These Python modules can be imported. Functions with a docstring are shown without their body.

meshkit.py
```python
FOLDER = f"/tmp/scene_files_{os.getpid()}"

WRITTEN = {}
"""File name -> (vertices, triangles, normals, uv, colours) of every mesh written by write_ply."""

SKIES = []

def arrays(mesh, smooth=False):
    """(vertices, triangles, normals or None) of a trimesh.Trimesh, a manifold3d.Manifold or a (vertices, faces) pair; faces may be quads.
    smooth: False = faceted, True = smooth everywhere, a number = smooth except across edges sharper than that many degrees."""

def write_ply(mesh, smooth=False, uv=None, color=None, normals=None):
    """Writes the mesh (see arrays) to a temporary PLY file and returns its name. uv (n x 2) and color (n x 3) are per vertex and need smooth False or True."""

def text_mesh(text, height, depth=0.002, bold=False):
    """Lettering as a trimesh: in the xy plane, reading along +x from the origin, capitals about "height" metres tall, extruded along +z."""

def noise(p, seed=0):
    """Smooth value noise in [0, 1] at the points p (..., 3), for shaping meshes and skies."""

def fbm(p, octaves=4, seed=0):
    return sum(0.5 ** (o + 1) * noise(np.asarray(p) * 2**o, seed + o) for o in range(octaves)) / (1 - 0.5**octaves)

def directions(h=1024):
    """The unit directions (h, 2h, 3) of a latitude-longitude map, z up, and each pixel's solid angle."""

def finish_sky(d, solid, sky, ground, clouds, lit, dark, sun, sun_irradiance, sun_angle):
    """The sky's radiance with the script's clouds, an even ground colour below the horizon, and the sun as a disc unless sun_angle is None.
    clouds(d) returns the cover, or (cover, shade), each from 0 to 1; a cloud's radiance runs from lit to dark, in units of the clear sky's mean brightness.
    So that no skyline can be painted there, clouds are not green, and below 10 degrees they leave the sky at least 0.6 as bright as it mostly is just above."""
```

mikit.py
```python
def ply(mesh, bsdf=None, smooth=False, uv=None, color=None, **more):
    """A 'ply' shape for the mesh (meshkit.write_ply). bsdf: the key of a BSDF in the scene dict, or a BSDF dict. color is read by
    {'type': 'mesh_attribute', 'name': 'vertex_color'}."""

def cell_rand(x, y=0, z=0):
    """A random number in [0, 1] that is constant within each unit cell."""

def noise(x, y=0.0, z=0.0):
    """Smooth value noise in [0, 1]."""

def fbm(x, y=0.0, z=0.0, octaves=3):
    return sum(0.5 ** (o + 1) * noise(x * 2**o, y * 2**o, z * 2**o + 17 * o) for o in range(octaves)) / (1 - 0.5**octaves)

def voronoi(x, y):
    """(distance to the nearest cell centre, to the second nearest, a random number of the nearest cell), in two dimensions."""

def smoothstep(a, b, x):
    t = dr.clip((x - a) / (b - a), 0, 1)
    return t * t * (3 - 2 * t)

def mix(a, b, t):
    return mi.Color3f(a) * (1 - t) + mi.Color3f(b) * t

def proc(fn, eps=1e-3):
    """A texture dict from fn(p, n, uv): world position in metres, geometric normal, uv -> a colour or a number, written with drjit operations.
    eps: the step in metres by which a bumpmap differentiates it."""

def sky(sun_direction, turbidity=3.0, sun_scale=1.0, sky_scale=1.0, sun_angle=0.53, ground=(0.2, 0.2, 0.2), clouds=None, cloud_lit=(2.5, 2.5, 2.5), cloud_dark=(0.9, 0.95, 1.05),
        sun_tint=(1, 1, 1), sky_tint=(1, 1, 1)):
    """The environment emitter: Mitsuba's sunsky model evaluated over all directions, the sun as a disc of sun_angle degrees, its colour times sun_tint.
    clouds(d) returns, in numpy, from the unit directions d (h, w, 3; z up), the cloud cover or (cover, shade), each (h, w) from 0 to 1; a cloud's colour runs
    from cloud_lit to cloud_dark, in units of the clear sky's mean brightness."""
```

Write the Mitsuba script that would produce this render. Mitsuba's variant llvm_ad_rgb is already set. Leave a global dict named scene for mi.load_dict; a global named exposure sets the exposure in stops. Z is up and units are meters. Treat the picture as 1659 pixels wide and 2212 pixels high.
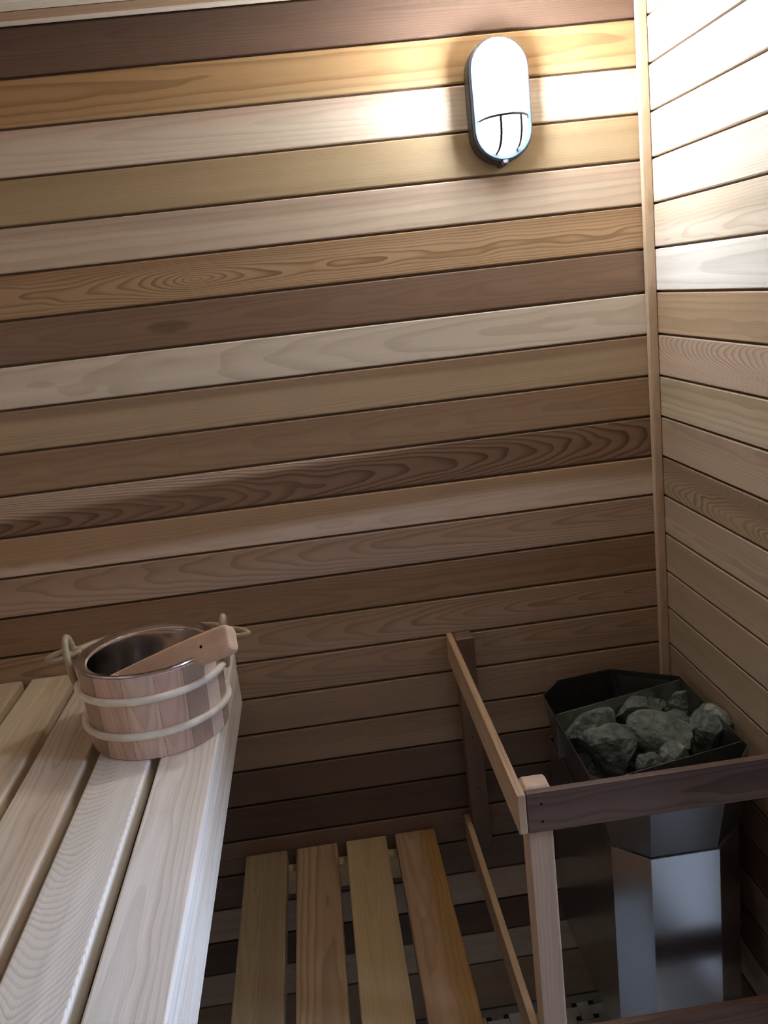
import math, random
import numpy as np, trimesh, drjit as dr, mitsuba as mi, mikit
import manifold3d as m3
from mikit import noise, fbm, smoothstep, mix, cell_rand
from meshkit import noise as nnoise, fbm as nfbm

random.seed(7); rng = np.random.default_rng(7)
T = mi.ScalarTransform4f
scene, labels = {}, {}

# ---------------------------------------------------------------- camera, sky, exposure
W_PX, H_PX, F_PX = 1659, 2212, 1950.9
CAM = np.array([-0.683, -1.75, 1.650])
from scipy.spatial.transform import Rotation
_R = Rotation.from_rotvec([-0.2383, 0.1201, -0.0777])
_fwd, _up = _R.apply([0, 1, 0]), _R.apply([0, 0, 1])
scene['camera'] = {'type': 'perspective', 'fov': math.degrees(2 * math.atan(W_PX / 2 / F_PX)), 'fov_axis': 'x', 'near_clip': 0.02, 'far_clip': 200.0,
                   'to_world': T().look_at(origin=CAM.tolist(), target=(CAM + _fwd).tolist(), up=_up.tolist())}
exposure = 1.58
LAMP, LAMP_RGB = 88.0, (0.92, 1.0, 1.05)                  # the wall lamp (its glass is built below)
DAY, DAY_RGB = 6.3, (0.77, 1.0, 1.48)                     # daylight: the frosted window of the room outside the open door
WIN_X, WIN_Y, WIN_Z = 1.36, (-1.50, -0.76), (1.25, 2.35)
scene['window_1__pane'] = {'type': 'rectangle', 'bsdf': {'type': 'diffuse', 'reflectance': {'type': 'rgb', 'value': (0.5, 0.5, 0.5)}},
                           'to_world': T().translate([WIN_X, sum(WIN_Y)/2, sum(WIN_Z)/2]).rotate([0, 1, 0], -90).scale([(WIN_Z[1]-WIN_Z[0])/2, (WIN_Y[1]-WIN_Y[0])/2, 1]),
                           'emitter': {'type': 'area', 'radiance': {'type': 'rgb', 'value': [DAY*c for c in DAY_RGB]}}}
labels['window_1'] = {'kind': 'structure'}

# ---------------------------------------------------------------- materials
TONES = []                      # rows of the wood table, one per piece of timber
ROW = 30
SATURATION = 0.74
def lin(c):
    c = np.asarray(c, float)
    return np.where(c <= 0.04045, c / 12.92, ((c + 0.055) / 1.055) ** 2.4)

def timber(l, a, centre, c1, c2=None, edge=9.0, soft=0.3, period=0.004, contrast=0.25, pith=None, slope=None, warp=0.004, tilt=0.0, drift=0.0, knot=0.0, spot=(0, 0, 1, 1, 0)):
    """Adds a row to the wood table and returns its number. l, a: axes along the grain and across the face. Colours are sRGB."""
    i = len(TONES)
    r = np.random.default_rng(1000 + i)
    c2 = c1 if c2 is None else c2
    pith = (r.uniform(-.05, .05), r.uniform(.02, .06)) if pith is None else pith
    slope = r.uniform(-.02, .02) if slope is None else slope
    c1, c2 = (np.mean(c) + (np.asarray(c)-np.mean(c))*SATURATION for c in (c1, c2))
    TONES.append([l, a, 3 - l - a, *centre, *lin(c1), *lin(c2), edge, soft, period, contrast, pith[0], pith[1], slope, warp, tilt, r.uniform(0, 50), drift, knot, *spot, 0])
    return i

TABLE = []
def wood(p, n, uv):
    base = mi.UInt32(mi.Int32(dr.floor(uv.x))) * ROW
    g = lambda k: dr.gather(mi.Float, TABLE[0], base + k)
    x, y, z = p.x - g(3), p.y - g(4), p.z - g(5)
    pick = lambda k: dr.select(k < 0.5, x, dr.select(k < 1.5, y, z))
    l, a, d = pick(g(0)), pick(g(1)), pick(g(2))
    seed = g(21)
    w1 = noise(l * 2.2 + seed, a * 14.0, seed * 3.1) - 0.5
    w2 = noise(l * 16.0 + seed, a * 60.0, seed) - 0.5
    far = dr.maximum(g(23), 1e-3)
    rise = dr.select(g(23) > 0, g(18) * far * dr.tanh((l - g(17)) / far), g(17) + g(18) * l)      # a knot: the rings close about it
    dd = rise + d + (w1 * 3.0 + w2 * 0.9) * g(19)
    aa = a - g(16) - g(22) * l + w1 * g(19)
    ph = dr.sqrt(aa * aa + dd * dd) / g(14)
    t = ph - dr.floor(ph)
    strength = 0.55 + 0.9 * noise(dr.floor(ph) * 0.73 + seed, l * 1.1, 3.0)
    ring = smoothstep(0.35, 0.93, t) * (1.0 - smoothstep(0.93, 1.0, t)) * strength
    m = smoothstep(g(12) - g(13), g(12) + g(13), a + g(20) * l + (noise(l * 2.5, a * 30.0, seed) - 0.5) * 0.018)
    col = mi.Color3f(g(6), g(7), g(8)) * (1.0 - m) + mi.Color3f(g(9), g(10), g(11)) * m
    fibre = noise(l * 14.0 + seed, a * 900.0, d * 900.0)
    streak = noise(l * 1.6 + seed, a * 75.0, d * 75.0)
    k = 1.0 + 0.12 * (fibre - 0.5) + 0.24 * (streak - 0.5) + 0.10 * w1
    sl, sa = (l - g(24)) / g(26), (a - g(25)) / g(27)
    k *= 1.0 - g(28) * (1.0 - smoothstep(0.55, 1.1, dr.sqrt(sl * sl + sa * sa) + 0.5 * w2))
    dark = g(15) * ring
    return col * k * mi.Color3f(1.0 - dark, 1.0 - dark * 1.15, 1.0 - dark * 1.3)

scene['material_wood'] = {'type': 'twosided', 'bsdf': {'type': 'principled', 'base_color': mikit.proc(wood), 'roughness': 0.5, 'specular': 0.35}}

scene['material_steel'] = {'type': 'twosided', 'bsdf': {'type': 'principled', 'base_color': {'type': 'rgb', 'value': (0.50, 0.50, 0.50)}, 'metallic': 1.0, 'roughness': 0.22}}
scene['material_steel_polished'] = {'type': 'twosided', 'bsdf': {'type': 'principled', 'base_color': {'type': 'rgb', 'value': (0.62, 0.61, 0.61)}, 'metallic': 1.0, 'roughness': 0.16}}
scene['material_steel_dark'] = {'type': 'twosided', 'bsdf': {'type': 'principled', 'base_color': {'type': 'rgb', 'value': (0.30, 0.32, 0.29)}, 'metallic': 0.9, 'roughness': 0.36}}
scene['material_steel_brushed'] = {'type': 'twosided', 'bsdf': {'type': 'principled', 'base_color': {'type': 'rgb', 'value': (0.20, 0.195, 0.185)}, 'metallic': 0.9, 'roughness': 0.28}}
def stone(p, n, uv):
    a = fbm(p.x * 60, p.y * 60, p.z * 60, octaves=4)
    b = fbm(p.x * 330 + 9, p.y * 330, p.z * 330, octaves=3)
    v = smoothstep(0.66, 0.75, fbm(p.x * 38 + 3, p.y * 38 + 7, p.z * 38, octaves=3)) * 0.5
    c = mix((0.060, 0.074, 0.067), (0.185, 0.215, 0.195), smoothstep(0.20, 0.80, a * 0.68 + b * 0.32))
    return c * (1 - v) + mi.Color3f(0.42, 0.44, 0.41) * v
def stone_relief(p, n, uv):
    return 0.0024 * fbm(p.x * 90, p.y * 110, p.z * 110, octaves=4)
scene['material_stone'] = {'type': 'twosided', 'bsdf': {'type': 'bumpmap', 'arbitrary': mikit.proc(stone_relief, eps=6e-4), 'scale': 1.0,
                           'bsdf': {'type': 'principled', 'base_color': mikit.proc(stone), 'roughness': 0.7, 'specular': 0.3}}}
def rattan_c(p, n, uv):
    s = noise(p.x * 60, p.y * 60, p.z * 60)
    return mix((0.60, 0.53, 0.42), (0.80, 0.74, 0.63), s)
scene['material_rattan'] = {'type': 'twosided', 'bsdf': {'type': 'principled', 'base_color': mikit.proc(rattan_c), 'roughness': 0.45, 'specular': 0.4}}
def willow_c(p, n, uv):
    s = fbm(p.x * 70, p.y * 70, p.z * 70)
    return mix((0.26, 0.19, 0.11), (0.44, 0.35, 0.23), s)
scene['material_willow'] = {'type': 'twosided', 'bsdf': {'type': 'principled', 'base_color': mikit.proc(willow_c), 'roughness': 0.45, 'specular': 0.4}}
def white_tile(p, n, uv):
    return mix((0.50, 0.50, 0.47), (0.62, 0.62, 0.59), fbm(p.x * 30, p.y * 30, 2.0))
scene['material_tile_white'] = {'type': 'twosided', 'bsdf': {'type': 'principled', 'base_color': mikit.proc(white_tile), 'roughness': 0.3, 'specular': 0.5}}
scene['material_tile_black'] = {'type': 'twosided', 'bsdf': {'type': 'principled', 'base_color': {'type': 'rgb', 'value': (0.012, 0.012, 0.013)}, 'roughness': 0.3}}
scene['material_grout'] = {'type': 'twosided', 'bsdf': {'type': 'diffuse', 'reflectance': {'type': 'rgb', 'value': (0.20, 0.20, 0.19)}}}
scene['material_black_paint'] = {'type': 'twosided', 'bsdf': {'type': 'principled', 'base_color': {'type': 'rgb', 'value': (0.018, 0.019, 0.021)}, 'roughness': 0.35, 'specular': 0.5}}
scene['material_bezel_paint'] = {'type': 'twosided', 'bsdf': {'type': 'principled', 'base_color': {'type': 'rgb', 'value': (0.05, 0.075, 0.11)}, 'roughness': 0.3, 'specular': 0.6}}  # bluish tint: the glow of the lamp glass painted into the bezel colour
scene['material_screw_steel'] = {'type': 'twosided', 'bsdf': {'type': 'roughconductor', 'material': 'Cr', 'alpha': 0.2}}
scene['material_hole_dark'] = {'type': 'diffuse', 'reflectance': {'type': 'rgb', 'value': (0.02, 0.012, 0.008)}}
scene['material_opal'] = {'type': 'diffuse', 'reflectance': {'type': 'rgb', 'value': (0.7, 0.7, 0.7)}}

# ---------------------------------------------------------------- helpers
def key_for(name):
    if name not in scene and name not in labels and not any(k.startswith(name + '__') for k in scene):
        return name
    i = 1
    while True:
        k = f'{name}_{i:03d}'
        if k not in scene and k not in labels and not any(q.startswith(k + '__') for q in scene):
            return k
        i += 1
_count = {}
def part(parent, name, mesh, bsdf, row=None, smooth=35, label=None):
    full = f'{parent}__{name}' if parent else name
    n = _count.get(full, 0); _count[full] = n + 1
    key = full if n == 0 else f'{full}_{n:03d}'
    if isinstance(mesh, m3.Manifold):
        q = mesh.to_mesh(); mesh = trimesh.Trimesh(q.vert_properties[:, :3], q.tri_verts, process=False)
    if row is not None:
        mesh = trimesh.graph.smooth_shade(mesh, angle=np.radians(smooth), facet_minarea=None)
        scene[key] = mikit.ply(mesh, 'material_' + bsdf, smooth=True, uv=np.tile([row + 0.5, 0.5], (len(mesh.vertices), 1)))
    else:
        scene[key] = mikit.ply(mesh, 'material_' + bsdf, smooth=smooth)
    if label: labels[key] = {'label': label}
    return key
def describe(key, label, category, group=None):
    labels[key] = {'label': label, 'category': category}
    if group: labels[key]['group'] = group
def structure(key):
    labels[key] = {'kind': 'structure'}

def rrect(w, h, r, n=3):
    r = max(r, 1e-5); pts = []
    for cx, cy, a0 in ((w/2-r, h/2-r, 0), (-w/2+r, h/2-r, 90), (-w/2+r, -h/2+r, 180), (w/2-r, -h/2+r, 270)):
        for k in range(n + 1):
            a = math.radians(a0 + 90 * k / n); pts.append((cx + r*math.cos(a), cy + r*math.sin(a)))
    return np.array(pts)
def loft(rings, cap=True):
    """rings: list of (n,3) loops, joined in order, the first and last capped."""
    n = len(rings[0]); v = np.vstack(rings); f = []
    for i in range(len(rings) - 1):
        for j in range(n):
            a, b = i*n + j, i*n + (j+1) % n
            f += [(a, b, b+n), (a, b+n, a+n)]
    if cap:
        v = np.vstack([v, rings[0].mean(0), rings[-1].mean(0)]); c0, c1 = len(v)-2, len(v)-1
        e = (len(rings)-1)*n
        for j in range(n):
            f += [(c0, (j+1) % n, j), (c1, e+j, e+(j+1) % n)]
    m = trimesh.Trimesh(v, f, process=False)
    m.fix_normals()
    return m
def bar(l, a, lr, ar, dr_, r=0.002, n=2, e=None):
    """A board: axis l along it over lr, axis a across over ar, the third axis over dr_; edges rounded by r, ends eased by e."""
    d = 3 - l - a; e = r if e is None else e
    w, h = ar[1]-ar[0], dr_[1]-dr_[0]
    rings = []
    for pos, ins in ((lr[0], e), (lr[0]+e, 0), (lr[1]-e, 0), (lr[1], e)):
        q = rrect(w-2*ins, h-2*ins, max(r-ins, 1e-4), n)
        P = np.zeros((len(q), 3)); P[:, l] = pos; P[:, a] = q[:, 0] + (ar[0]+ar[1])/2; P[:, d] = q[:, 1] + (dr_[0]+dr_[1])/2
        rings.append(P)
    return loft(rings)
def mid(l, a, lr, ar, dr_):
    c = [0, 0, 0]; d = 3 - l - a
    c[l], c[a], c[d] = (lr[0]+lr[1])/2, (ar[0]+ar[1])/2, (dr_[0]+dr_[1])/2
    return c
def board(parent, name, l, a, lr, ar, dr_, tone, r=0.002, n=2, e=None, label=None, **more):
    row = timber(l, a, mid(l, a, lr, ar, dr_), **{**tone, **more})
    return part(parent, name, bar(l, a, lr, ar, dr_, r, n, e), 'wood', row, label=label)
def box(x, y, z): return bar(0, 2, x, z, y, 0.0005, 1)
def tube(pts, rad, sides=10, closed=False, flat=1.0):
    p = np.asarray(pts, float); n = len(p)
    t = np.roll(p, -1, 0) - np.roll(p, 1, 0) if closed else np.gradient(p, axis=0)
    t /= np.linalg.norm(t, axis=1, keepdims=True)
    rad = np.broadcast_to(rad, (n,)); rings = []
    u = np.cross(t[0], [0.13, 0.21, 0.97]); u /= np.linalg.norm(u)
    for i in range(n):
        u = u - t[i]*np.dot(u, t[i]); u /= np.linalg.norm(u); w = np.cross(t[i], u)
        ang = np.arange(sides)*2*np.pi/sides
        rings.append(p[i] + rad[i]*(np.cos(ang)[:, None]*u + flat*np.sin(ang)[:, None]*w))
    if closed:
        rings.append(rings[0]); return loft(rings, cap=False)
    return loft(rings)
def smooth_path(pts, n=40):
    from scipy.interpolate import CubicSpline
    p = np.asarray(pts, float); s = np.r_[0, np.cumsum(np.linalg.norm(np.diff(p, axis=0), axis=1))]
    return CubicSpline(s, p)(np.linspace(0, s[-1], n))
def C(*rgb): return dict(c1=tuple(v/255 for v in rgb))
def C2(a, b, edge=0.0, soft=0.012, **k): return dict(c1=tuple(v/255 for v in a), c2=tuple(v/255 for v in b), edge=edge, soft=soft, **k)

# ---------------------------------------------------------------- the room
PITCH, S0, GAP = 0.081, 2.152, 0.0042
XL, YF, ZC = -1.462, -1.86, 2.170
FIG = dict(contrast=0.42, period=0.0045, pith=(0.004, 0.012), slope=0.02, warp=0.010)     # cathedral figure
PLAIN = dict(contrast=0.10, period=0.0035, pith=(0.0, 0.06))
BACK = [
    C2((116,84,68), (106,76,62), 0.0, .03, contrast=.12),                                            # 1 reddish dark
    C2((206,168,118), (190,142,88), -0.03, .02, contrast=.22, period=.012, pith=(0.01,.03), slope=.02),# 2 golden
    C2((226,204,180), (206,172,148), 0.02, .02, contrast=.10, period=.008, pith=(0.01,.02), slope=-.03), # 3 pale pink
    C2((186,156,114), (178,146,104), 0.01, .02, contrast=.08),                                         # 4 olive
    C2((216,190,164), (196,166,142), 0.01, .012, contrast=.12, period=.010),                           # 5 pinkish
    C2((188,148,106), (172,130,90), 0.02, .02, contrast=.36, period=.0036, pith=(-.004, -.17), slope=.20, knot=.12, warp=.006),                                                 # 6 figured
    C2((144,110,88), (138,104,82), 0.01, .02, spot=(-.20,-.002,.042,.013,.30), **PLAIN),                                                # 7 dark
    C2((234,220,202), (226,210,190), 0.0, .02, contrast=.15, period=.010, pith=(0,.07), slope=-.05, warp=.008),    # 8 very pale
    C2((194,166,130), (160,128,98), 0.018, .008, contrast=.10),                                        # 9 tan, dark top
    C2((166,132,102), (158,122,92), 0.0, .02, **PLAIN),                                                # 10
    C2((142,108,86), (204,176,154), 0.028, .01, tilt=-0.06, contrast=.42, period=.0034, pith=(-.010,.070), slope=.058, drift=.02, warp=.004),  # 11 dark cathedral
    C2((232,206,188), (190,150,112), -0.006, .016, tilt=-.02, contrast=.10),                                        # 12 orange
    C2((196,166,146), (184,150,126), 0.0, .02, contrast=.22, period=.005, pith=(.01,.05), slope=-.05, warp=.005),  # 13
    C2((156,120,90), (148,112,84), 0.0, .02, tilt=0.02, contrast=.12),                                 # 14
    C2((178,148,120), (172,138,106), 0.0, .02, contrast=.26, period=.0045, pith=(.0,.05), slope=-.055, warp=.005),   # 15
    C2((170,138,112), (174,140,108), 0.0, .02, contrast=.18, period=.005, pith=(.01,.05), slope=-.05, warp=.005),  # 16
    C2((164,134,108), (162,130,102), 0.0, .02, contrast=.10),                                          # 17
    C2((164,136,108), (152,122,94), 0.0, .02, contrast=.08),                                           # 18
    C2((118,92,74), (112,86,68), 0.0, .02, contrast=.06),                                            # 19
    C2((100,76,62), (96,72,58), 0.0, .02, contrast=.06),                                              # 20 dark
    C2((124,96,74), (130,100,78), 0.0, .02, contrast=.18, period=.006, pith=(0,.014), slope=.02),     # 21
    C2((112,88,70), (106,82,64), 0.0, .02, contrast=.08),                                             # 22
    C2((184,160,138), (176,152,128), 0.0, .02, contrast=.08),                                          # 23 pale
    C2((104,82,70), (98,76,64), 0.0, .02, contrast=.08),                                              # 24
    C2((196,178,156), (188,168,146), 0.0, .02, contrast=.08),                                          # 25 pale
    C2((164,142,118), (158,136,110), 0.0, .02, contrast=.08),                                          # 26
    C2((150,118,94), (140,108,86), 0.0, .02, contrast=.08),                                            # 27
]
RIGHT = {7: C2((244,240,232), (240,234,224), contrast=.12, period=.012, pith=(0,.02), slope=.03), 8: C2((196,162,124), (186,150,112), contrast=.16, period=.010),
         9: C2((208,178,152), (200,168,144), contrast=.28, period=.0022, pith=(.02,.04), slope=.10, warp=.004), 10: C2((202,180,148), (192,168,134), contrast=.14, period=.010),
         11: C2((196,168,140), (186,156,128), contrast=.12), 12: C2((170,142,108), (158,128,98), contrast=.30, period=.0026, pith=(-.02,.04), slope=.09, warp=.004),
         13: C2((196,170,142), (188,160,132), contrast=.14), 14: C2((192,164,130), (186,156,122), contrast=.16), 15: C2((190,164,138), (182,156,128), contrast=.12),
         16: C2((188,164,134), (178,152,122), contrast=.14), 17: C2((176,148,116), (168,138,108), contrast=.12), 18: C2((146,112,84), (138,104,78), contrast=.1)}
def random_tone(r):
    a = np.array([(206,176,140), (186,150,114), (226,204,178), (160,126,98), (196,166,128)][r.integers(5)])
    return C2(tuple(a), tuple(a*r.uniform(.9, 1.0)), 0, .02, contrast=.14)
DARK_BACKING = C(136, 104, 80)
def wall_slab(key, x, y, z):
    row = timber(0, 2, (0, 0, 0), **DARK_BACKING, contrast=0.02)
    part(None, key, box(x, y, z), 'wood', row); structure(key)
def seam(k): return S0 - PITCH*k
def z_range(k): return max(seam(k) + GAP/2, 0.002), min(seam(k-1) - GAP/2, ZC - 0.002)

wall_slab('wall_back', (XL, 0.05), (0.0105, 0.06), (-0.03, ZC+.05))
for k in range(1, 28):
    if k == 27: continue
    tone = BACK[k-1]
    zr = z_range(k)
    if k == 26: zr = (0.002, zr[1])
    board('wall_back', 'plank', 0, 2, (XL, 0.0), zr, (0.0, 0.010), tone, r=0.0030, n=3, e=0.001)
board('wall_back', 'plank', 0, 2, (XL, 0.0), (S0+GAP/2, ZC-.002), (0.0, 0.010), BACK[2], r=0.0014, n=1)

DOOR_Y, DOOR_Z = (-1.40, -0.735), 2.00
wall_slab('wall_right', (0.0105, 0.06), (DOOR_Y[1], 0.0105), (-0.03, ZC+.05))
rr = np.random.default_rng(3)
for k in range(0, 27):
    tone = RIGHT.get(k) or (C2((224,206,182), (212,190,162), contrast=.12) if k < 7 else BACK[k-1])
    zr = (S0+GAP/2, ZC-.001) if k == 0 else z_range(k)
    board('wall_right', 'plank', 1, 2, (DOOR_Y[1]+.002, -0.0005), zr, (0.0, 0.010), tone, r=0.0016, n=1)
wall_slab('wall_right_001', (0.0, 0.06), (YF-.05, DOOR_Y[0]), (-0.03, ZC+.05))
wall_slab('wall_right_002', (0.0, 0.06), DOOR_Y, (DOOR_Z, ZC+.05))
wall_slab('wall_left', (XL-.06, XL-.0105), (YF-.05, 0.06), (-0.03, ZC+.05))
for k in range(0, 27):
    zr = (S0+GAP/2, ZC-.001) if k == 0 else z_range(k)
    board('wall_left', 'plank', 1, 2, (YF, -0.0005), zr, (XL-.010, XL), random_tone(rr), r=0.0016, n=1)
wall_slab('wall_front', (XL-.06, 0.06), (YF-.06, YF-.0105), (-0.03, ZC+.05))
for k in range(0, 27):
    zr = (S0+GAP/2, ZC-.001) if k == 0 else z_range(k)
    board('wall_front', 'plank', 0, 2, (XL, 0.0), zr, (YF-.010, YF), random_tone(rr), r=0.0016, n=1)
wall_slab('ceiling', (XL-.06, 0.06), (YF-.06, 0.06), (ZC+.0105, ZC+.06))
for k in range(int(1.86/PITCH)+1):
    y1 = -k*PITCH - GAP/2
    board('ceiling', 'plank', 0, 1, (XL, 0.0), (max(YF, y1-PITCH+GAP), y1), (ZC, ZC+.010), C2((242,230,206), (234,220,194), contrast=.1) if k < 3 else random_tone(rr), r=0.0016, n=1)
# corner stick and ceiling cove
board(None, 'trim_1', 2, 0, (0.003, 2.151), (-0.0185, -0.0005), (-0.0165, -0.0005), C2((214,182,148), (208,172,138), contrast=.1), r=0.002); structure('trim_1')
board(None, 'trim_2', 0, 2, (XL+.001, -0.001), (2.1515, 2.1695), (-0.0185, -0.0005), C2((238,218,196), (196,160,128), -.0062, .0006, contrast=.05), r=0.002, n=2); structure('trim_2')  # paler lower edge: lamp light on the underside is put into the colour

# open doorway in the right wall, out of the frame, and the room outside with the window that lets the daylight in
for yr, zr in (((DOOR_Y[0], DOOR_Y[0]+.02), (0.0, DOOR_Z)), ((DOOR_Y[1]-.02, DOOR_Y[1]), (0.0, DOOR_Z)), ((DOOR_Y[0]+.02, DOOR_Y[1]-.02), (DOOR_Z-.02, DOOR_Z))):
    l, a, lr, ar = (2, 1, zr, yr) if zr[1]-zr[0] > 1 else (1, 2, yr, zr)
    board('door_1', 'frame', l, a, lr, ar, (0.0, 0.06), C(196,160,120))
board('door_1', 'threshold', 1, 2, (DOOR_Y[0]+.02, DOOR_Y[1]-.02), (0.03, 0.13), (0.0, 0.015), C(110, 84, 62))
labels['door_1'] = {'kind': 'structure'}
scene['material_plaster'] = {'type': 'twosided', 'bsdf': {'type': 'diffuse', 'reflectance': {'type': 'rgb', 'value': (0.38, 0.37, 0.35)}}}
scene['material_hall_tile'] = {'type': 'twosided', 'bsdf': {'type': 'diffuse', 'reflectance': {'type': 'rgb', 'value': (0.55, 0.55, 0.54)}}}
for nm, x, y, z, mat in (('floor_hall', (0.06, 1.42), (-1.92, -0.40), (-0.06, -0.0005), 'hall_tile'), ('ceiling_hall', (0.06, 1.42), (-1.92, -0.40), (2.45, 2.5), 'plaster'),
                         ('wall_hall_back', (0.06, 1.42), (-0.40, -0.35), (0, 2.45), 'plaster'), ('wall_hall_front', (0.06, 1.42), (-1.97, -1.92), (0, 2.45), 'plaster'),
                         ('wall_hall_right', (WIN_X+.012, 1.42), (-1.92, -0.40), (0, 2.45), 'plaster')):
    part(None, nm, box(x, y, z), mat, smooth=False); structure(nm)
for l, a, lr, ar in ((2, 1, (WIN_Z[0]-.05, WIN_Z[1]+.05), (WIN_Y[0]-.05, WIN_Y[0])), (2, 1, (WIN_Z[0]-.05, WIN_Z[1]+.05), (WIN_Y[1], WIN_Y[1]+.05)),
                     (1, 2, WIN_Y, (WIN_Z[0]-.05, WIN_Z[0])), (1, 2, WIN_Y, (WIN_Z[1], WIN_Z[1]+.05))):
    part('window_1', 'frame', bar(l, a, lr, ar, (WIN_X-.02, WIN_X+.011), .002), 'plaster')

# floor of basketweave mosaic
part(None, 'floor', box((XL-.06, 0.06), (YF-.06, 0.06), (-.06, -.0015)), 'grout', smooth=False); structure('floor')
S, D = 0.040, 0.0125
def slab(cx, cy, w, h, z1):
    return loft([np.c_[rrect(w-ins, h-ins, .0012, 1) + [cx, cy], np.full(8, z)] for z, ins in ((-.0015, 0), (z1-.0006, 0), (z1, .0012))])
near, far_w, far_b = [], [], []
g = 0.0012
for i in range(-37, 1):
    for j in range(-47, 1):
        cx, cy = -0.243 + (i+6)*S, -0.048 + j*S
        for kind, x, y, w, h in (('tile', cx, cy, *((S-D-g, S+D-g) if (i+j) % 2 == 0 else (S+D-g, S-D-g))), ('black_tile', cx+S/2, cy+S/2, D-g, D-g)):
            if x-w/2 < XL+.001 or x+w/2 > -.001 or y+h/2 > -.001 or y-h/2 < YF+.001: continue
            m = slab(x, y, w, h, 0.0)
            if y > -0.20 and -0.62 < x < -0.05: part('floor', kind, m, 'tile_white' if kind == 'tile' else 'tile_black', smooth=False)
            else: (far_w if kind == 'tile' else far_b).append(m)
labels[part('floor', 'tile_field', trimesh.util.concatenate(far_w), 'tile_white', smooth=False)] = {'kind': 'stuff'}
labels[part('floor', 'black_tile_field', trimesh.util.concatenate(far_b), 'tile_black', smooth=False)] = {'kind': 'stuff'}

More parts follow.
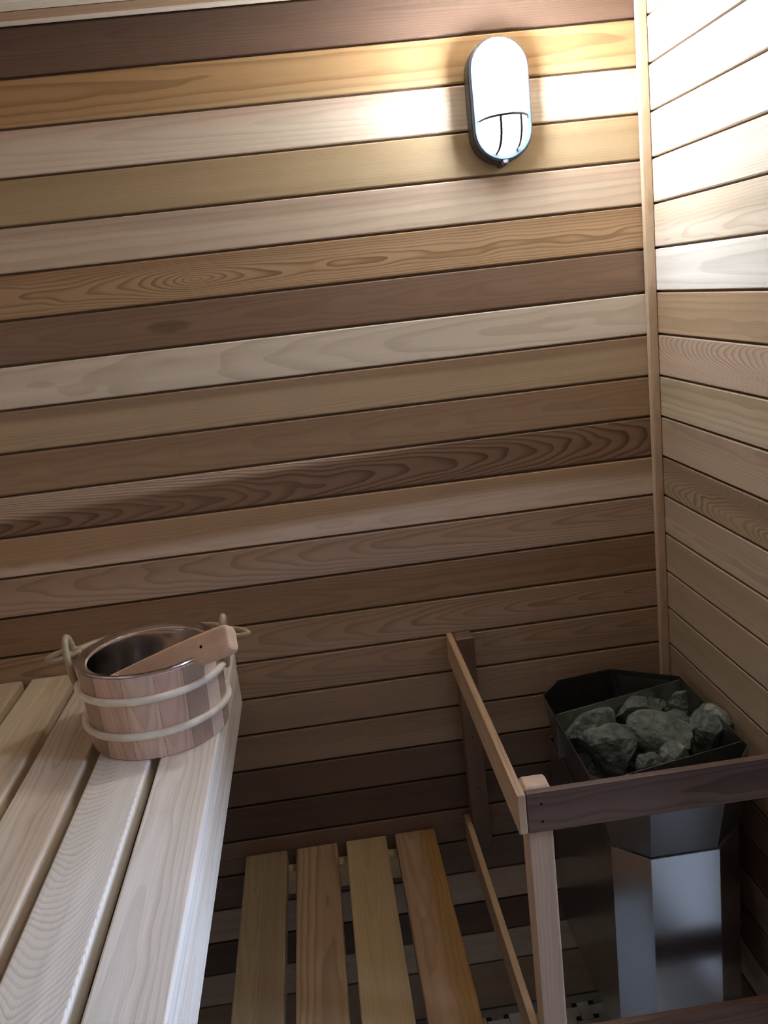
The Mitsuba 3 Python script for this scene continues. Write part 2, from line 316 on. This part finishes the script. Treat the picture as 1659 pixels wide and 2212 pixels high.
# ---------------------------------------------------------------- benches
UZ = 0.968
SLATS = [((-0.996, -0.906), C2((226,216,202), (218,206,190), contrast=.13, period=.0060, pith=(-.02,.03), slope=.014, warp=.006)),
         ((-1.101, -1.012), C2((220,210,192), (226,216,200), contrast=.17, period=.0019, pith=(-.022,.16), slope=-.14, warp=.0028)),
         ((-1.209, -1.119), C2((218,196,168), (208,182,152), contrast=.14)),
         ((-1.314, -1.225), C2((220,196,160), (210,184,148), contrast=.12)),
         ((-1.420, -1.331), C2((212,186,146), (206,178,138), contrast=.12))]
for (a0, a1), tone in SLATS:
    board('upper_bench', 'slat', 1, 0, (YF+.004, -0.003), (a0, a1), (UZ-.038, UZ), tone, r=0.0048, n=4)
board('upper_bench', 'fascia', 1, 2, (YF+.004, -0.003), (0.850, UZ-.0382), (-0.946, -0.9065), C2((212,198,180), (206,190,170), contrast=.10), r=0.004, n=3)
board('upper_bench', 'ledger', 0, 2, (XL+.002, -0.947), (0.850, UZ-.0385), (-0.041, -0.003), C(200,170,130), r=0.003)
board('upper_bench', 'bearer', 0, 2, (XL+.002, -0.947), (0.850, UZ-.0385), (-0.96, -0.92), C(200,170,130), r=0.003)
describe('upper_bench', 'pale cedar upper bench of long slats that carries the bucket', 'bench')
LZ = 0.498
LOW = [((-0.951, -0.862), C2((146,118,82), (138,110,78), contrast=.12)),
       ((-0.842, -0.753), C2((166,126,86), (160,120,82), contrast=.26, period=.009, pith=(.02,.02), slope=.02)),
       ((-0.734, -0.646), C2((176,142,92), (170,136,88), contrast=.08)),
       ((-0.627, -0.539), C2((160,118,80), (156,106,48), 0.012, .012, contrast=.12))]
for (a0, a1), tone in LOW:
    board('lower_bench', 'slat', 1, 0, (-1.50, -0.004), (a0, a1), (LZ-.036, LZ), tone, r=0.003, n=3)
board('lower_bench', 'ledger', 0, 2, (-0.94, -0.55), (0.405, LZ-.0365), (-0.030, -0.003), C(214,180,126), r=0.003)
board('lower_bench', 'bearer', 0, 2, (-0.94, -0.55), (0.39, LZ-.0365), (-1.45, -1.41), C(200,170,130), r=0.003)
for x in (-0.92, -0.61):
    board('lower_bench', 'leg', 2, 0, (0.001, LZ-.0365), (x, x+.04), (-1.40, -1.362), C(200,170,130), r=0.003)
describe('lower_bench', 'darker lower bench of four amber slats beside the heater guard', 'bench')

# ---------------------------------------------------------------- heater guard
G = 'heater_guard'
GZ, GY, GX = 0.943, -0.634, -0.471
pinkish = C2((206,172,142), (214,186,164), contrast=.10)
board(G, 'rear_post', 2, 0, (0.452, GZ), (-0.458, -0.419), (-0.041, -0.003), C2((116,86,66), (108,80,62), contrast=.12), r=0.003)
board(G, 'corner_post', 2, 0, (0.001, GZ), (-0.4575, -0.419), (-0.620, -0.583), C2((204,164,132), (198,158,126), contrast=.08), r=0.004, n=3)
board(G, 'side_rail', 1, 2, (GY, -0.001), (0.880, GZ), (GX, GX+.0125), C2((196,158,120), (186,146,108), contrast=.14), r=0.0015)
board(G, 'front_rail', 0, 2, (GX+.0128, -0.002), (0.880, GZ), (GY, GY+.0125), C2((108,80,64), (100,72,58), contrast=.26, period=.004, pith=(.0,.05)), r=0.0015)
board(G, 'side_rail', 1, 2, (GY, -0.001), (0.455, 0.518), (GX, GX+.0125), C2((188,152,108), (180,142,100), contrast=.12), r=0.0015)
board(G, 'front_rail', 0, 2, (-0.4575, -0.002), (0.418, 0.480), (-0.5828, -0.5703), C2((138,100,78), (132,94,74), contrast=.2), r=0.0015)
describe(G, 'thin cedar guard rail with square posts around the heater', 'guard rail')
def nail(p, axis):
    m = trimesh.creation.cylinder(0.0018, 0.0012, sections=8)
    if axis == 1: m.apply_transform(trimesh.transformations.rotation_matrix(math.pi/2, [1, 0, 0]))
    if axis == 0: m.apply_transform(trimesh.transformations.rotation_matrix(math.pi/2, [0, 1, 0]))
    m.apply_translation(p); return m
for z in (0.925, 0.897): part(G, 'nail', nail((-0.437, GY, z), 1), 'hole_dark')
for z in (0.72, 0.60): part(G, 'nail', nail((-0.440, -0.041, z), 1), 'hole_dark')

# ---------------------------------------------------------------- heater
H = 'sauna_heater'
def prism(poly0, z0, poly1, z1, th=0.0015, top=False):
    """An open sheet-metal shell over the polygons (outer), th thick, between z0 and z1."""
    from shapely.geometry import Polygon
    a0, a1 = np.array(poly0), np.array(poly1)
    def inset(p):
        c = p.mean(0); out = []
        n = len(p)
        for i in range(n):
            e0, e1 = p[i]-p[i-1], p[(i+1) % n]-p[i]
            n0, n1 = np.array([-e0[1], e0[0]])/np.linalg.norm(e0), np.array([-e1[1], e1[0]])/np.linalg.norm(e1)
            b = n0+n1; b /= np.linalg.norm(b); out.append(p[i] + b*th/max(np.dot(b, n0), .3))
        return np.array(out)
    i0, i1 = inset(a0), inset(a1)
    L = lambda p, z: np.c_[p, np.full(len(p), z)]
    return loft([L(a0, z0), L(a1, z1), L(i1, z1), L(i0, z0), L(a0, z0)], cap=False)
BODY = [(-0.055, -0.05), (-0.281, -0.05), (-0.281, -0.441), (-0.231, -0.490), (-0.115, -0.490), (-0.053, -0.430)]
def sheet(p, q, z0, z1, th=0.0015, inner=(0, 0)):
    """A flat panel between plan points p and q, with eased edges."""
    p, q = np.array(p), np.array(q); t = q-p; ln = np.linalg.norm(t); t = t/ln
    m = bar(0, 2, (0, ln), (z0, z1), (0, th), 0.0005, 1)
    M = np.eye(4); M[:2, 0] = t; M[:2, 1] = (-t[1], t[0]); M[:2, 3] = p
    m.apply_transform(M); return m
ZS = 0.699
names = ['back_panel', 'side_panel', 'corner_panel', 'front_panel', 'corner_panel', 'side_panel']
for i, nm in enumerate(names):
    part(H, nm, sheet(BODY[i], BODY[(i+1) % 6], 0.285, ZS, 0.0015), 'steel' if i in (1, 2, 3, 4) else 'steel_dark')
part(H, 'base_plate', loft([np.c_[np.array(BODY)*[1, 1] + 0.0, np.full(6, z)] for z in (0.283, 0.285)]), 'steel_dark', smooth=False)
part(H, 'inner_tray', loft([np.c_[(np.array(BODY)-np.mean(BODY, 0))*0.97+np.mean(BODY, 0), np.full(6, z)] for z in (0.686, 0.690)]), 'black_paint', smooth=False)
RZ = 0.830
LOWER = [(-0.125, -0.045), (-0.262, -0.055), (-0.279, -0.085), (-0.279, -0.438), (-0.2295, -0.487), (-0.117, -0.487), (-0.030, -0.403), (-0.030, -0.13)]
UPPER = [(-0.140, -0.040), (-0.255, -0.058), (-0.304, -0.118), (-0.308, -0.425), (-0.236, -0.511), (-0.108, -0.511), (-0.0235, -0.408), (-0.0225, -0.118)]
part(H, 'collar', prism(LOWER, ZS+.0025, UPPER, RZ, 0.0016), 'steel_brushed', smooth=10)
part(H, 'divider', sheet((-0.300, -0.202), (-0.0255, -0.132), 0.735, RZ-.001), 'steel_dark')
part(H, 'divider', sheet((-0.252, -0.440), (-0.0265, -0.391), 0.735, RZ-.001), 'steel_dark')
describe(H, 'stainless steel sauna heater with an octagonal collar of stones', 'heater')

_ico = trimesh.creation.icosphere(5)
def rock(c, size, rot, seed, cuts=11, boxy=0.0):
    """A broken stone: a ball cut by fracture planes, roughened."""
    r = np.random.default_rng(seed); v = _ico.vertices.copy()
    if boxy: v = v / (np.abs(v)**8).sum(1, keepdims=True)**(boxy/8)
    for _ in range(cuts):
        n = r.normal(size=3); n /= np.linalg.norm(n); h = r.uniform(.56, .80)
        d = v @ n; v = np.where((d > h)[:, None], v - np.outer(d - h, n)*0.97, v)
    nn = v/np.linalg.norm(v, axis=1, keepdims=True)
    v = v + nn*(0.13*(nfbm(v*2.2+seed, 3, seed)-.5) + 0.10*(nfbm(v*7+seed, 4, seed+3)-.5) + 0.045*np.abs(nfbm(v*16+seed, 3, seed+5)-.5))[:, None]
    v -= (v.max(0)+v.min(0))/2
    v *= np.asarray(size)/2/np.abs(v).max(0)
    v = Rotation.from_euler('zyx', rot, degrees=True).apply(v) + c
    return trimesh.Trimesh(v, _ico.faces, process=False)
def ray_at(u, v, z):
    d = _R.apply([(u-829.5)/F_PX, 1, -(v-1106)/F_PX]); return CAM + d*(z-CAM[2])/d[2]
ROCKS = [  # pixel, height, size, rotation, seed, boxiness, label
    ((1276, 1578), .785, (.112, .082, .090), (18, 0, 10), 11, 0, 'rounded sauna stone at the left back of the heap with a pale vein'),
    ((1326, 1618), .785, (.122, .088, .095), (12, 6, -12), 12, .3, 'large pitted sauna stone at the front left of the heap'),
    ((1383, 1530), .800, (.108, .062, .062), (14, -6, -15), 13, .8, 'brick-shaped dark sauna stone at the back of the heap'),
    ((1422, 1584), .795, (.122, .098, .072), (-28, 10, -5), 14, .2, 'large flat sauna stone in the middle of the heap'),
    ((1468, 1524), .780, (.070, .060, .070), (30, 0, 0), 15, 0, 'small pale sauna stone behind the middle stone'),
    ((1470, 1562), .788, (.062, .056, .058), (-20, 0, 0), 16, .2, 'greenish sauna stone right of the middle one'),
    ((1527, 1568), .797, (.070, .086, .090), (15, 24, 12), 17, .1, 'angular pyramid-like sauna stone at the right side'),
    ((1512, 1607), .765, (.046, .056, .050), (0, 0, 0), 18, 0, 'small sauna stone wedged low at the right front'),
    ((1450, 1645), .790, (.072, .060, .066), (25, 0, 0), 19, .3, 'rough sauna stone at the front against the plate'),
    ((1398, 1650), .780, (.050, .050, .052), (0, 15, 0), 20, 0, 'small sauna stone at the front left of the rough one'),
]
for (u, v), z, size, rot, seed, boxy, lab in ROCKS:
    k = part(None, 'stone', rock(ray_at(u, v, z), size, rot, seed, boxy=boxy), 'stone', smooth=24)
    describe(k, lab, 'stone')
for i, (x, y, s) in enumerate([(-.235, -.26, .075), (-.155, -.25, .075), (-.08, -.23, .07), (-.075, -.31, .07), (-.15, -.33, .075), (-.235, -.34, .07), (-.15, -.40, .06), (-.22, -.41, .055)]):
    k = part(None, 'stone', rock((x, y, .725), (s, s*.9, .055), (i*40, 0, 0), 40+i), 'stone', smooth=24)
    describe(k, 'dark sauna stone lying under the top layer in the heater', 'stone', 'stones in the lower layer of the heater')

# ---------------------------------------------------------------- bucket
B = 'water_bucket'
BX, BY, BZ0, BZ1, BR0, BR1 = -1.0075, -0.3065, UZ, 1.110, 0.1135, 0.1180
STAVE = [(214,172,150), (222,182,158), (206,160,136), (176,140,116), (224,192,170), (168,134,110), (222,196,174), (212,174,152), (190,156,134), (220,184,160)]
edges = [0.0]; r = np.random.default_rng(5)
while edges[-1] < 345: edges.append(edges[-1] + r.uniform(17, 27))
edges = np.array(edges) / edges[-1] * 360 - 128
for i in range(len(edges)-1):
    a0, a1 = np.radians(edges[i]+.12), np.radians(edges[i+1]-.12)
    def ring(z, R, t=.017, c=0.0):
        A = np.linspace(a0, a1, 7); o = np.c_[R*np.cos(A), R*np.sin(A)]; q = np.c_[(R-t)*np.cos(A), (R-t)*np.sin(A)][::-1]
        return np.c_[np.vstack([o, q]) + [BX, BY], np.full(14, z)]
    col = STAVE[i % len(STAVE)]
    row = timber(2, 0, (BX, BY, 1.04), c1=tuple(v/255 for v in col), period=.0028, contrast=.13, pith=(r.uniform(-.3, .3), .3), slope=0.002, warp=.0003)
    part(B, 'stave', loft([ring(BZ0+.0005, BR0-.001, .016), ring(BZ0+.002, BR0), ring(BZ1-.0015, BR1), ring(BZ1, BR1-.0015, .014)]), 'wood', row, smooth=30)
def lathe(prof, n=64):
    A = np.linspace(0, 2*np.pi, n, endpoint=False); rings = []
    for rad, z in prof: rings.append(np.c_[BX + rad*np.cos(A), BY + rad*np.sin(A), np.full(n, z)])
    return loft(rings)
part(B, 'liner', lathe([(.004, .9868), (.088, .9868), (.0965, .995), (.1005, 1.095), (.1035, 1.1065), (.113, 1.1105), (.1165, 1.1105), (.1175, 1.1125), (.1165, 1.1145), (.113, 1.1150), (.1022, 1.110), (.0992, 1.098), (.0950, .994), (.087, .9884), (.004, .9884)]), 'steel_polished', smooth=50, label='polished steel liner')
for zz, rad in ((1.072, .0072), (1.012, .0072)):
    A = np.linspace(0, 2*np.pi, 73)[:-1]; R = BR0 + (BR1-BR0)*(zz-BZ0)/(BZ1-BZ0) + .0035
    wob = .0006*np.sin(A*3+zz*40)
    part(B, 'hoop', tube(np.c_[BX+(R+wob)*np.cos(A), BY+(R+wob)*np.sin(A), zz+.001*np.sin(2*A+zz*9)], .0062, 10, True), 'rattan', smooth=60, label='pale rattan hoop')
part(B, 'bottom', lathe([(.001, UZ+.004), (.0955, UZ+.004), (.0955, UZ+.016), (.001, UZ+.016)]), 'wood', timber(0, 1, (BX, BY, UZ), **C(190,150,120)), smooth=30)
for sx, cx in ((-1, BX-.128), (1, BX+.126)):
    A = np.linspace(0, 2*np.pi, 41)[:-1]
    p = np.c_[cx + sx*.004*np.cos(A)*0 + sx*.010*np.sin(A)*0.3, BY + .006 + .021*np.cos(A), 1.105 + .042*np.sin(A)]
    part(B, 'ear_ring', tube(p, .0058, 10, True), 'willow', smooth=60, label='rattan ring')
hp = [(-1.150, -.290, 1.112), (-1.128, -.272, 1.114), (-1.085, -.215, 1.106), (-1.02, -.178, 1.096), (-.96, -.180, 1.096), (-.905, -.222, 1.106), (-.882, -.262, 1.112)]
part(B, 'handle', tube(smooth_path(hp, 60), .0062, 10), 'willow', smooth=60, label='bent rattan handle')
for c, dirv in (((-1.152, -.288, 1.113), (1, .25, .12)), ((-.868, -.278, 1.109), (1, -.25, -.12))):
    d = np.array(dirv)/np.linalg.norm(dirv); w = np.cross(d, [0.2, -.6, .75]); w /= np.linalg.norm(w)
    A = np.linspace(0, 2*np.pi, 33)[:-1]
    part(B, 'handle_eye', tube(np.array(c) + .026*np.cos(A)[:, None]*d + .0068*np.sin(A)[:, None]*w, .0054, 8, True), 'willow', smooth=60)
describe(B, 'round wooden stave bucket with two pale hoops on the upper bench', 'bucket')

# ---------------------------------------------------------------- ladle
Ld = 'ladle'
E0, E1 = np.array([-0.856, -0.386, 1.140]), np.array([-1.078, -0.318, 1.062])
ax = (E1-E0); LN = np.linalg.norm(ax); ax /= LN
nrm = np.array([-0.10, -0.80, 0.60]); nrm -= ax*nrm.dot(ax); nrm /= np.linalg.norm(nrm); wid = np.cross(nrm, ax)
def ladle_ring(s, w, t, n=4):
    q = rrect(w, t, min(t, w)*.28, n); return E0 + ax*s + q[:, :1]*wid + q[:, 1:]*nrm
rings = [ladle_ring(s, w, t) for s, w, t in ((0.0, .034, .022), (.0015, .040, .026), (.005, .045, .0285), (.012, .048, .029), (.06, .048, .027), (.13, .042, .022), (.19, .034, .018), (LN, .026, .016))]
row = timber(0, 2, E0, **C2((226,182,148), (220,174,140), contrast=.1))
part(Ld, 'handle', loft(rings), 'wood', row, smooth=40)
hole = trimesh.creation.cylinder(.0025, .0006, sections=14); M = np.eye(4); M[:3, 0], M[:3, 1], M[:3, 2] = ax, wid, nrm; M[:3, 3] = E0 + ax*.052 + nrm*.0137
hole.apply_transform(M); part(Ld, 'hole', hole, 'hole_dark')
A = np.linspace(0, 2*np.pi, 33)[:-1]; sc = E1 + ax*.012 + [0, 0, -.004]
prof = [(.002, -.022), (.024, -.022), (.031, -.012), (.033, .018), (.030, .018), (.028, -.010), (.022, -.017), (.002, -.017)]
part(Ld, 'scoop', loft([np.c_[sc[0]+.02+r_*np.cos(A), sc[1]+r_*np.sin(A), np.full(32, sc[2]-.005+z_*.8)] for r_, z_ in prof]), 'wood', timber(0, 1, sc, **C(196,150,114)), smooth=40)
describe(Ld, 'wooden ladle with a drilled handle leaning in the bucket', 'ladle')

# ---------------------------------------------------------------- wall lamp
Lm = 'wall_lamp'
LX, LZ0, LZ1, LR = -0.283, 1.900, 2.000, 0.055
def stadium(y, r, n=16):
    r = max(r, 1e-4); P = []
    for c, a0 in ((LZ1, 0), (LZ0, 180)):
        for k in range(n+1):
            a = math.radians(a0 + 180*k/n); P.append((LX + r*math.cos(a), y, c + r*math.sin(a)))
    return np.array(P)
part(Lm, 'housing', loft([stadium(-.0002, LR), stadium(-.036, LR), stadium(-.038, LR-.002), stadium(-.038, .040), stadium(-.030, .038)]), 'black_paint', smooth=35)
part(Lm, 'bezel', loft([stadium(-.0385, LR-.0015), stadium(-.046, LR-.0025), stadium(-.048, LR-.0045), stadium(-.048, .0435), stadium(-.045, .0420), stadium(-.0385, .0420), stadium(-.0385, LR-.0015)], cap=False), 'bezel_paint', smooth=35)
DR, DH, DY = .0412, .054, .0445
levels = (1.0, .985, .96, .92, .87, .80, .72, .62, .48, .32, .16, .01)
dome = loft([stadium(-DY - DH*math.sqrt(1-q*q), DR*q) for q in levels])
for cut, power in ((1, 1.0), (-1, 0.26)):                               # the bulb sits in the upper half of the glass
    half = trimesh.intersections.slice_mesh_plane(dome, [0, 0, cut], [0, 0, 1.972])
    k = part(Lm, 'diffuser', half, 'opal', smooth=60, label='glowing frosted glass')
    scene[k]['emitter'] = {'type': 'area', 'radiance': {'type': 'rgb', 'value': [power*LAMP*c for c in LAMP_RGB]}}
def dome_y(dx, z):
    dz = max(LZ0 - z, 0, z - LZ1); q = min(math.hypot(dx, dz)/DR, 1.0)
    return -DY - DH*math.sqrt(max(1-q*q, 0)) - .0025
ZB = 1.916
part(Lm, 'guard_bar', tube([(LX+dx, dome_y(dx, ZB), ZB) for dx in .0455*np.sin(np.linspace(-math.pi/2, math.pi/2, 25))], .0024, 8), 'black_paint', smooth=60)
for dx in (-.015, .021):
    zz = LZ0 - .0460 + np.linspace(0, 1, 25)**1.6*(ZB-LZ0+.0460)
    part(Lm, 'guard_bar', tube([(LX+dx, dome_y(dx, z), z) for z in zz if math.hypot(dx, max(LZ0-z, 0)) < .0462], .0024, 8), 'black_paint', smooth=60)
m = trimesh.creation.cylinder(.0075, .042, sections=20); m.apply_transform(trimesh.transformations.rotation_matrix(math.pi/2, [1, 0, 0])); m.apply_translation((LX, -.0225, 1.8465))
part(Lm, 'lug', m, 'black_paint')
m = trimesh.creation.cylinder(.0045, .003, sections=20); m.apply_transform(trimesh.transformations.rotation_matrix(math.pi/2, [1, 0, 0])); m.apply_translation((LX, -.0452, 1.8465))
part(Lm, 'screw', m, 'screw_steel')
describe(Lm, 'black oval bulkhead lamp glowing white on the plank wall', 'lamp')

TABLE.append(mi.Float(np.array(TONES, np.float32).ravel()))
